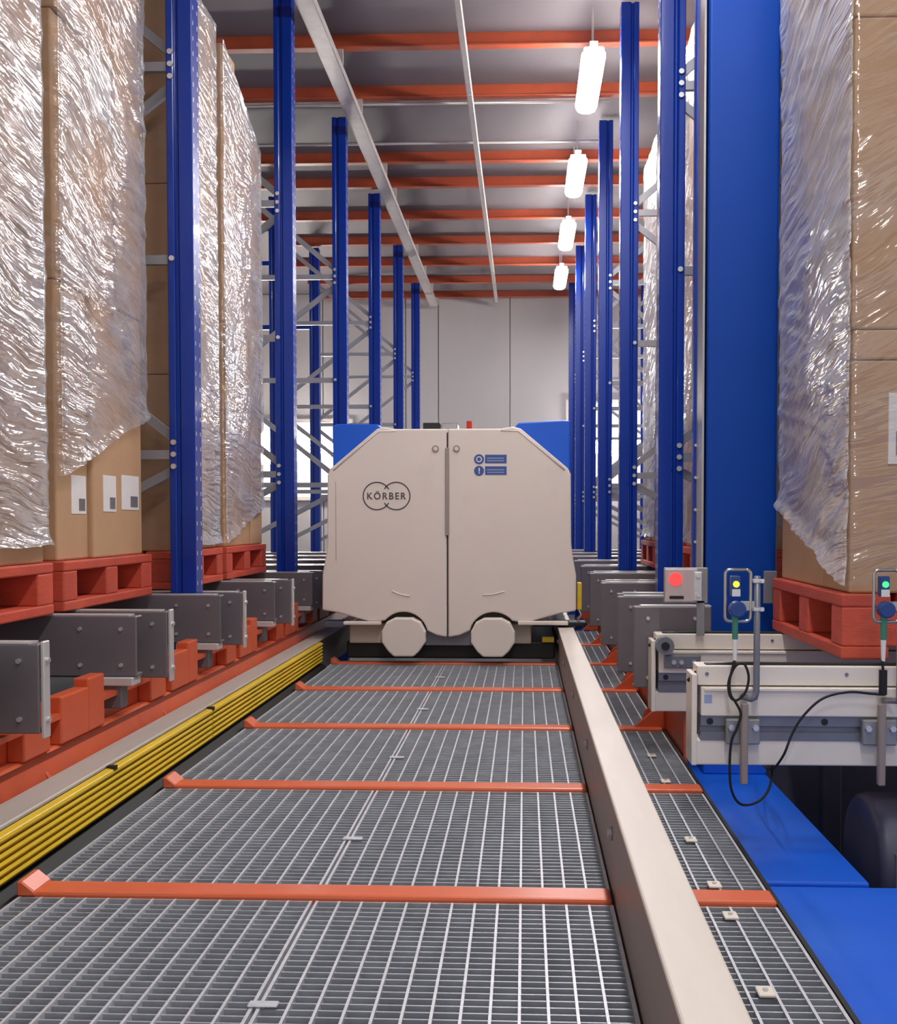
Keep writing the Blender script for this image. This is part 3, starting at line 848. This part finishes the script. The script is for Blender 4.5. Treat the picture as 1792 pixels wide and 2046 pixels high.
def make_wrap(s, xf, y0, y1, depth, zbot, ztop, ang, seed, material, parent, amp=1.0, pad=.008, dens=1.0, wavy=0.0):
    """closed film shell. zbot/ztop: functions of (u) in 0..1 along the aisle face (0 = near edge, 1 = far edge)"""
    xb = xf - s * depth
    # path: aisle face from far to near, camera side, back, far side
    corners = [(xf, y1), (xf, y0), (xb, y0), (xb, y1)]
    norms = [(s, 0), (0, -1), (-s, 0), (0, 1)]
    counts = [int(90 * dens), int(70 * dens), 10, 14]
    P, Nn, U, FU = [], [], [], []
    acc = 0.0
    for k in range(4):
        a, b = corners[k], corners[(k + 1) % 4]
        L = math.hypot(b[0] - a[0], b[1] - a[1])
        for i in range(counts[k]):
            f_ = i / counts[k]
            P.append((a[0] + (b[0] - a[0]) * f_, a[1] + (b[1] - a[1]) * f_))
            # blend normals at the corners
            nn = np.array(norms[k], float)
            if f_ == 0: nn = nn + np.array(norms[k - 1], float); nn *= .75
            Nn.append(nn)
            U.append(acc + L * f_)
            FU.append({0: 1 - f_, 1: 0.0, 2: f_, 3: 1.0}[k])
        acc += L
    P, Nn, U, FU = np.array(P), np.array(Nn), np.array(U), np.array(FU)
    nr = int(200 * dens)
    zb = np.array([zbot(f_) for f_ in FU]); zt = np.array([ztop(f_) for f_ in FU])
    tt = np.linspace(0, 1, nr)[:, None]
    Z = zb[None, :] * (1 - tt) + zt[None, :] * tt
    Um = np.repeat(U[None, :], nr, 0)
    D = .012 * ridges(Um, Z, ang, 1.6, 9, seed) + .008 * ridges(Um, Z, ang + .25, 3, 22, seed + 5) + .006 * ridges(Um, Z, ang - .5, 3, 14, seed + 9, 2)
    D += .014 * (vnoise(Um * 2.2 + seed, Z * 1.6) - .3)
    D *= amp * .55
    hem = np.exp(-((Z - zb[None, :]) / .03) ** 2)
    D += hem * (.010 + .012 * vnoise(Um * 30 + seed, Z * 4))
    X = P[None, :, 0] + Nn[None, :, 0] * (pad + D)
    Y = P[None, :, 1] + Nn[None, :, 1] * (pad + D)
    Z = Z + (vnoise(Um * 9 + seed, Z * 0 + 3.3) - .5) * .03 * (tt < .02)
    nc = len(P)
    verts = np.stack([X, Y, Z], 2).reshape(-1, 3)
    i, j = np.meshgrid(np.arange(nr - 1), np.arange(nc), indexing='ij')
    j2 = (j + 1) % nc
    faces = np.stack([i * nc + j, i * nc + j2, (i + 1) * nc + j2, (i + 1) * nc + j], 2).reshape(-1, 4)
    if s < 0: faces = faces
    else: faces = faces[:, ::-1]
    org = np.array([(xf + xb) / 2, (y0 + y1) / 2, float(zb.min())])
    me = bpy.data.meshes.new('stretch_wrap')
    me.vertices.add(len(verts)); me.vertices.foreach_set('co', (verts - org).ravel())
    nf = len(faces)
    me.loops.add(nf * 4); me.loops.foreach_set('vertex_index', faces.ravel())
    me.polygons.add(nf); me.polygons.foreach_set('loop_start', np.arange(nf) * 4); me.polygons.foreach_set('loop_total', np.full(nf, 4))
    me.update(calc_edges=True)
    me.polygons.foreach_set('use_smooth', np.ones(nf, bool))
    uvl = me.uv_layers.new(name='UVMap')
    uu = np.stack([Um, np.broadcast_to(Z, Um.shape)], 2).reshape(-1, 2)
    uvl.data.foreach_set('uv', uu[faces.ravel()].ravel())
    me.materials.append(MATS[material]); me.materials.append(MATS['wrap_low_glare'])
    c0 = counts[0]
    me.polygons.foreach_set('material_index', np.where((j.ravel() < c0) | (j.ravel() == nc - 1), 0, 1).astype(np.int32))  # whiter film only on the aisle face: its glare put into the opacity
    me.update()
    o = bpy.data.objects.new('stretch_wrap', me); COL.objects.link(o)
    o.parent = parent
    o.location = Vector(org) - parent.location
    o['label'] = 'wrinkled clear stretch wrap'
    return o

def make_load(s, xf, y0, y1, z0, z1, label, ncol, tiers, depth=1.1, wrap=None, labels=(), top_cut=None, seed=1, cmat='carton', inset=.024, dens=1.0, amp=1.0):
    t = thing('wrapped_load', label, 'wrapped boxes', (xf - s * depth / 2, (y0 + y1) / 2, z0), 'tall wrapped carton loads')
    cw = (y1 - y0) / ncol
    zz = [z0 + (z1 - z0) * a for a in tiers]
    rnd = random.Random(seed)
    cart, front = {}, {}
    for c_ in range(ncol):
        for r_ in range(len(zz) - 1):
            a, b = y0 + cw * c_, y0 + cw * (c_ + 1)
            za, zb_ = zz[r_], zz[r_ + 1]
            if top_cut and r_ == len(zz) - 2: zb_ -= top_cut * c_
            j = rnd.uniform(0, inset)
            xa = xf - s * j
            front[(c_, r_)] = xa
            cart[(c_, r_)] = obj('carton', MB().box(xa, xf - s * depth, a + .003, b - .003, za + .001, zb_ - .001), cmat, t, .008, 2)
    for (c_, r_, fy, fz, w_, h_) in labels:      # paper labels on the aisle face
        ca = cart[(c_, r_)]
        a = y0 + cw * (c_ + fy); za = zz[r_] + (zz[r_ + 1] - zz[r_]) * fz
        x = front[(c_, r_)]
        ca_l = obj('paper_label', MB().box(x - s * .001, x + s * .002, a, a + w_, za, za + h_), 'paper', ca)
        obj('label_print', MB().box(x, x + s * .0032, a + w_ * .5, a + w_ * .92, za + h_ * .08, za + h_ * .4), 'paper_print', ca)
    if wrap:
        zbot, ztop, ang, wm = wrap
        make_wrap(s, xf, y0, y1, depth, zbot, ztop, ang, seed * 3.7, wm, t, amp=amp, dens=dens)
    return t, cart, zz

XF, PZ, PH = -1.84, 0.637, 0.20
def lerp(a, b): return lambda u: a + (b - a) * u
# left lanes
make_pallet(1, XF + .02, 2.93, 3.90, PZ, PH, 'red pallet at the left edge of the picture, cut off by the frame')
make_load(1, XF, 2.96, 3.87, PZ + PH, 3.95, 'tall wrapped carton load at the far left edge of the picture', 2, [0, .5, 1], seed=1,
          wrap=(lerp(.90, .90), lerp(3.95, 3.95), R(6), 'wrap_cross'), inset=.004)
make_pallet(1, XF + .02, 3.99, 4.95, PZ, PH, 'red pallet second from the left, under three bare carton bottoms')
make_load(1, XF, 4.02, 4.92, PZ + PH, 3.95, 'tall load whose wrap rides up to bare three carton bottoms', 3, [0, .36, .7, 1], seed=2,
          wrap=(lerp(1.18, 1.50), lerp(3.95, 3.95), R(15), 'wrap_diag'),
          labels=((0, 0, .45, .17, .14, .16), (1, 0, .35, .18, .14, .16), (2, 0, .15, .19, .21, .16), (1, 1, .2, .75, .22, .26)))
make_pallet(1, XF + .02, 5.30, 6.13, PZ, PH, 'red pallet half hidden behind the nearest left blue upright')
make_load(1, XF, 5.33, 6.10, PZ + PH, 3.93, 'tall wrapped load behind the nearest left blue upright', 2, [0, .3, .62, 1], seed=3,
          wrap=(lerp(.86, .86), lerp(3.93, 3.93), R(20), 'wrap_cross'))
make_pallet(1, XF + .02, 6.22, 7.17, PZ, PH, 'red pallet under the last left load, just before the second blue upright')
make_load(1, XF, 6.25, 7.14, PZ + PH, 3.90, 'tall wrapped load with sloping top, last before the second left upright', 3, [0, .45, 1], seed=4, top_cut=.16,
          wrap=(lerp(.87, 1.10), lerp(3.91, 3.55), R(-60), 'wrap_cross'), amp=.8)
# right rack lanes
make_pallet(-1, 0.98, 5.62, 6.55, PZ, PH, 'dark red pallet glimpsed between the nearest right upright and the mast')
make_load(-1, 1.0, 5.65, 6.52, PZ + PH, 3.9, 'wrapped load glimpsed between the nearest right upright and the mast', 2, [0, .3, .65, 1], seed=5, dens=.6,
          wrap=(lerp(.87, .87), lerp(3.9, 3.9), R(30), 'wrap_diag'))
make_pallet(-1, 0.98, 7.82, 8.70, PZ, PH, 'dark red pallet between the first and second right uprights')
make_load(-1, 1.0, 7.85, 8.67, PZ + PH, 3.9, 'wrapped load between the first and second right uprights', 2, [0, .3, .65, 1], seed=6, dens=.6,
          wrap=(lerp(.87, .87), lerp(3.9, 3.9), R(35), 'wrap_back'))
# right foreground load on the conveyor
CZ = 0.53
make_pallet(-1, 1.07, 3.50, 4.47, CZ, .222, 'large red pallet on the white conveyor at the right edge')
ld, cart, zz = make_load(-1, 1.10, 3.52, 4.45, CZ + .222, 3.6, 'large wrapped carton load on the white conveyor at the right edge', 3, [0, .277, .313, .677, 1], seed=8,
          wrap=(lerp(.785, 1.06), lerp(3.6, 3.6), R(17), 'wrap_back'), inset=.006, cmat='carton', amp=1.5)
lb = cart[(0, 0)]
obj('paper_label', MB().box(1.225, 1.40, 3.517, 3.53, 1.19, 1.43), 'paper', lb)
obj('label_print', MB().box(1.25, 1.38, 3.515, 3.519, 1.22, 1.30), 'paper_print', lb)

# ------------------------------------------------------------------ lift mast and blue base on the right
t = M = thing('lift_mast', 'wide blue steel lift mast with blue base plates, right of the walkway', 'lift mast', (0.96, 4.75, FLOOR_Z))
obj('column', MB().box(0.815, 1.13, 4.64, 4.80, FLOOR_Z, 4.8), 'blue_mast', M, .012, 3)
obj('rear_flange', MB().box(0.785, 1.16, 4.83, 4.88, FLOOR_Z, 4.8), 'blue_post', M, .006, 2)
obj('guide_strip', MB().box(0.797, 0.806, 4.665, 4.83, FLOOR_Z, 4.8), 'steel', M)
for z in (0.75, .9, 1.05, 1.2, 1.35):
    obj('bolt', MB().cyl((0.796, z), .007, 4.83, 4.82, 'y', 8), 'bolt', M)
BZ = -0.05
obj('side_plate', MB().box(0.685, 1.0, 2.98, 4.62, BZ - .06, BZ), 'blue_floor', M, .006, 2)
obj('front_plate', MB().box(0.685, 3.0, 0.6, 2.975, BZ - .05, BZ - .01), 'blue_floor', M, .006, 2)
fp = obj('foot_plate', MB().box(0.74, 1.0, 4.25, 4.40, BZ, BZ + .05), 'blue_floor', M, .006, 2)
for x in (0.79, 0.86, 0.94):
    obj('anchor_bolt', MB().cyl((x, 4.32), .013, BZ + .05, BZ + .075, 'z', 6), 'bolt', fp)
obj('side_beam', MB().box(0.80, 1.0, 0.6, 4.6, FLOOR_Z, BZ - .06), 'blue_floor', M)
obj('front_beam', MB().box(1.0, 3.0, 2.80, 2.97, FLOOR_Z, BZ - .05), 'blue_floor', M)

# dark machinery in the pit under the conveyor
t = thing('drive_motor', 'dark grey rounded drive motor in the pit under the white conveyor', 'motor', (1.35, 3.5, FLOOR_Z))
obj('motor_body', MB().cyl((3.55, -0.16), .22, 1.16, 1.9, 'x', 28), 'dark_machine', t, .03, 3, True)
obj('mount', MB().box(1.3, 1.8, 3.4, 3.7, FLOOR_Z, -.33), 'dark_machine', t, .01, 2)
obj('nameplate', MB().box(1.20, 1.23, 3.345, 3.325, -0.22, -.08), 'galv_dull', t)
tag(obj('pit_wall', MB().box(1.02, 3.0, 4.55, 4.62, FLOOR_Z, .15), 'dark_machine'), 'dark panel closing the pit behind the conveyor legs', 'panel')

# ------------------------------------------------------------------ white conveyor
def conveyor_beam(y, xl, label, front):
    t = thing('conveyor_beam', label, 'conveyor', (1.8, y, 0.2), 'white conveyor beams')
    xr = 3.0
    obj('upper_face', MB().box(xl + .02, xr, y, y + .10, .462, .526), 'white_paint', t, .004, 2)
    obj('ledge', MB().prism([(y, .458), (y - .022, .455), (y - .022, .448), (y, .445)], 'x', xl + .04, xl + .6), 'white_paint', t)
    obj('mid_face', MB().box(xl + .03, xr, y - .012, y + .09, .363, .458), 'white_paint', t, .004, 2)
    obj('lower_face', MB().box(xl, xr, y + .0, y + .09, .20, .283), 'white_paint', t, .005, 2)
    obj('end_plate', MB().box(xl, xl + .018, y - .01, y + .11, .20, .50), 'white_paint', t, .004, 2)
    g = obj('steel_channel', MB().prism([(y - .004, .283), (y + .05, .283), (y + .05, .363), (y - .004, .363), (y - .004, .330), (y + .008, .326), (y + .008, .312), (y - .004, .308)], 'x', xl + .03, xr), 'machine_grey', t)
    for x in (xl + .06, xl + .43, xl + .80):
        obj('bolt_hole', MB().cyl((x, .345), .011, y - .006, y, 'y', 12), 'black', g)
    obj('chain_track', MB().box(xl + .05, xr, y + .02, y + .06, .526, .529), 'black', t)
    obj('chain', MB().tube(spline([(xl - .005, y + .04, .47), (xl + .03, y + .03, .505), (xl + .12, y + .025, .529), (xl + .5, y + .025, .530), (xr, y + .025, .530)], 6), .006, 8), 'rubber', t, smooth=True)
    for x in (xl + .05, xl + .5):
        obj('screw', MB().cyl((x, .50), .006, y - .004, y + .001, 'y', 8), 'machine_grey', t)
    obj('leg', MB().box(1.25, 1.33, y + .02, y + .08, FLOOR_Z, .2), 'dark_machine', t, .005, 1)
    obj('leg', MB().box(2.4, 2.48, y + .02, y + .08, FLOOR_Z, .2), 'dark_machine', t, .005, 1)
    return t
FY = 3.36
tf = conveyor_beam(FY, 0.545, 'nearer white conveyor beam carrying the sensors, below the red pallet', True)
tb_ = conveyor_beam(4.30, 0.53, 'farther white conveyor beam with end roller, behind the nearer one', False)
def fx(px, y=FY): return (px - 1048) * y / FPX
def fz(py, y=FY): return 1 - (py - 1040) * y / FPX
obj('rating_label', MB().box(fx(1405), fx(1420), FY - .014, FY - .011, fz(1402), fz(1386)), 'print_pale', tf)
rl = obj('end_roller', MB().cyl((fx(1326, 4.28), fz(1288, 4.28)), .037, 4.24, 4.29, 'y', 24), 'machine_grey', tb_)
obj('roller_hub', MB().cyl((fx(1326, 4.28), fz(1288, 4.28)), .017, 4.232, 4.24, 'y', 16), 'black', rl)
br = obj('roller_bracket', MB().box(fx(1326, 4.28), fx(1398, 4.28), 4.27, 4.285, fz(1334, 4.28), fz(1308, 4.28)), 'machine_grey', tb_, .004, 2)
for px in (1345, 1360, 1385):
    obj('bolt', MB().cyl((fx(px, 4.28), fz(1322, 4.28)), .01, 4.262, 4.27, 'y', 6), 'bolt', br)

# sensors
def rounded_loop(x0, x1, z0, z1, y, r):
    pts = []
    for cx, cz, a0 in ((x1 - r, z1 - r, 90), (x1 - r, z0 + r, 0), (x0 + r, z0 + r, -90), (x0 + r, z1 - r, -180)):
        for k in range(6):
            a = R(a0 - 90 * k / 5)
            pts.append((cx + r * math.cos(a), y, cz + r * math.sin(a)))
    pts.append(pts[0])
    return pts
def make_sensor(px, led, label, rod, cable):
    y = FY - .06
    ax = lambda p: fx(p, y)
    az = lambda p: fz(p, y)
    t = thing('light_sensor', label, 'sensor', (ax(px), y, az(1395)), 'sensors on the conveyor')
    obj('loop_guard', MB().tube(rounded_loop(ax(px - 20), ax(px + 30), az(1240), az(1138), y, .015), .0055, 8), 'steel', t, smooth=True)
    b = obj('sensor_body', MB().box(ax(px - 9), ax(px + 9), y - .012, y + .02, az(1190), az(1150)), 'sensor_blue', t, .003, 2)
    obj('sensor_led', MB().cyl((ax(px), az(1166)), .010, y - .016, y - .012, 'y', 16), led, b)
    obj('sensor_label', MB().box(ax(px - 8), ax(px + 8), y - .015, y - .011, az(1190), az(1176)), 'sensor_white', b)
    k = obj('knob', MB().cyl((ax(px + 4), az(1216)), .026, y - .02, y + .02, 'y', 20), 'sensor_blue', t, .004, 2)
    obj('arm', MB().box(ax(px + 9), ax(px + 48), y - .004, y + .004, az(1220), az(1200)), 'steel', t, .003, 1)
    obj('connector', MB().cyl((ax(px), y), .011, az(1228), az(1276), 'z', 14, .009), 'cable_green', t, smooth=False)
    obj('plug', MB().cyl((ax(px), y), .009, az(1276), az(1318), 'z', 12, .006), 'white_plastic', t)
    obj('rod', MB().tube(rod(ax, az, y), .0105, 10), 'machine_grey' if px < 1600 else 'steel', t, smooth=True)
    for z in (1160, 1216):
        obj('clamp_screw', MB().cyl((ax(px + 50), az(z)), .006, y - .02, y + .02, 'y', 8), 'bolt', t)
        obj('clamp', MB().box(ax(px + 34), ax(px + 56), y - .012, y + .006, az(z + 4), az(z - 4)), 'bolt', t, .002, 1)
    obj('cable', MB().tube(cable(ax, az, y), .0042, 8), 'rubber', t, smooth=True)
    return t
def rod2(ax, az, y):
    return [(ax(1509), y, az(1150)), (ax(1509), y, az(1300)), (ax(1509), y, az(1380)), (ax(1506), y, az(1392)), (ax(1499), y, az(1395)), (ax(1486), y + .04, az(1395))]
def cab2(ax, az, y):
    pts = [(1466, 1316, 0), (1460, 1340, 0), (1453, 1365, -.005), (1457, 1390, -.006), (1470, 1397, -.006), (1487, 1380, -.006), (1493, 1350, -.004), (1484, 1325, 0),
           (1468, 1330, .004), (1457, 1355, .004), (1458, 1385, .002), (1468, 1402, -.004), (1478, 1425, -.004), (1470, 1455, -.004), (1460, 1480, -.004), (1457, 1530, -.004), (1462, 1580, .0), (1485, 1612, .03), (1520, 1610, .05), (1545, 1588, .07), (1560, 1552, .12), (1580, 1535, .3), (1600, 1535, .6)]
    return spline([(ax(a), y + d, az(b)) for a, b, d in pts], 6)
make_sensor(1466, 'led_yellow', 'light sensor with yellow lamp in a steel loop, left on the conveyor', rod2, cab2)
def rod3(ax, az, y):
    return [(ax(1789), y, az(1150)), (ax(1789), y, az(1300)), (ax(1789), y, az(1390)), (ax(1786), y + .01, az(1398)), (ax(1765), y + .04, az(1400))]
def cab3(ax, az, y):
    pts = [(1755, 1316, 0), (1757, 1340, 0), (1757, 1375, 0), (1762, 1384, 0), (1735, 1383, 0), (1690, 1380, 0), (1640, 1393, 0), (1602, 1428, 0), (1580, 1465, 0), (1562, 1510, 0), (1552, 1550, .1), (1562, 1560, .4), (1610, 1545, .8)]
    return spline([(ax(a), y + d, az(b)) for a, b, d in pts], 6)
s3 = make_sensor(1757, 'led_green', 'light sensor with green lamp and green plug at the right edge', rod3, cab3)
ax = lambda p: fx(p, FY - .06)
az = lambda p: fz(p, FY - .06)
obj('cable_sleeve', MB().cyl((ax(1757), FY - .06), .013, az(1336), az(1384), 'z', 12), 'rubber', s3)
for px, lab in ((1487, 'slim grey square rod hanging below the yellow-lamp sensor'), (1758, 'slim grey square rod hanging below the green-lamp sensor')):
    t = thing('hanging_rod', lab, 'rod', (ax(px), FY - .05, az(1568)), 'hanging rods on the conveyor')
    obj('shaft', MB().box(ax(px - 7), ax(px + 7), FY - .06, FY - .035, az(1568), az(1404)), 'rail_web', t, .004, 1)
    obj('clamp_plate', MB().box(ax(px - 34), ax(px + 34), FY - .035, FY - .006, fz(1482), fz(1432)), 'galv_dull', t, .004, 1)
    for d in (-24, 24):
        obj('bolt', MB().cyl((ax(px + d), fz(1448)), .010, FY - .048, FY - .034, 'y', 6), 'bolt', t)
# reflector box with red light on the farther beam
y = 4.24
ax = lambda p: fx(p, y)
az = lambda p: fz(p, y)
t = thing('reflector_box', 'grey reflector box with glowing red spot left of the mast', 'sensor', (ax(1400), y, az(1268)))
b = obj('box_body', MB().box(ax(1327), ax(1392), y, y + .02, az(1203), az(1136)), 'reflector', t, .005, 2)
obj('red_spot', MB().cyl((ax(1348), az(1157)), .027, y - .004, y, 'y', 20), 'led_red', b)
obj('dark_slot', MB().box(ax(1336), ax(1364), y - .003, y, az(1196), az(1190)), 'black', b)
obj('back_plate', MB().box(ax(1326), ax(1414), y + .022, y + .028, az(1206), az(1134)), 'galv_dull', t, .003, 1)
obj('side_sensor', MB().box(ax(1384), ax(1400), y - .006, y + .02, az(1200), az(1142)), 'galv', t, .003, 1)
for z in (1150, 1188):
    obj('screw', MB().cyl((ax(1392), az(z)), .009, y - .012, y - .006, 'y', 8), 'bolt', t)
obj('stem', MB().box(ax(1392), ax(1408), y + .022, y + .034, az(1270), az(1200)), 'galv_dull', t, .002, 1)
# second grey box beside the red pallet
tag(obj('reflector_plate', MB().box(fx(1522, 4.5), fx(1548, 4.5), 4.50, 4.52, fz(1205, 4.5), fz(1140, 4.5)), 'machine_grey', None, .004, 2),
    'small grey reflector plate between the mast and the red pallet', 'sensor')

# blue tie beams in the far left rack
for i, (z, xa, xb) in enumerate(((3.62, -4.3, -2.85), (4.48, -4.3, -3.2))):
    tag(obj('tie_beam', MB().box(xa, xb, 13.88, 13.94, z - .03, z + .03), 'blue_post', None, .006, 2),
        ['lower', 'upper'][i] + ' dark blue tie beam crossing behind the second left upright', 'beam', 'blue tie beams at the far left')
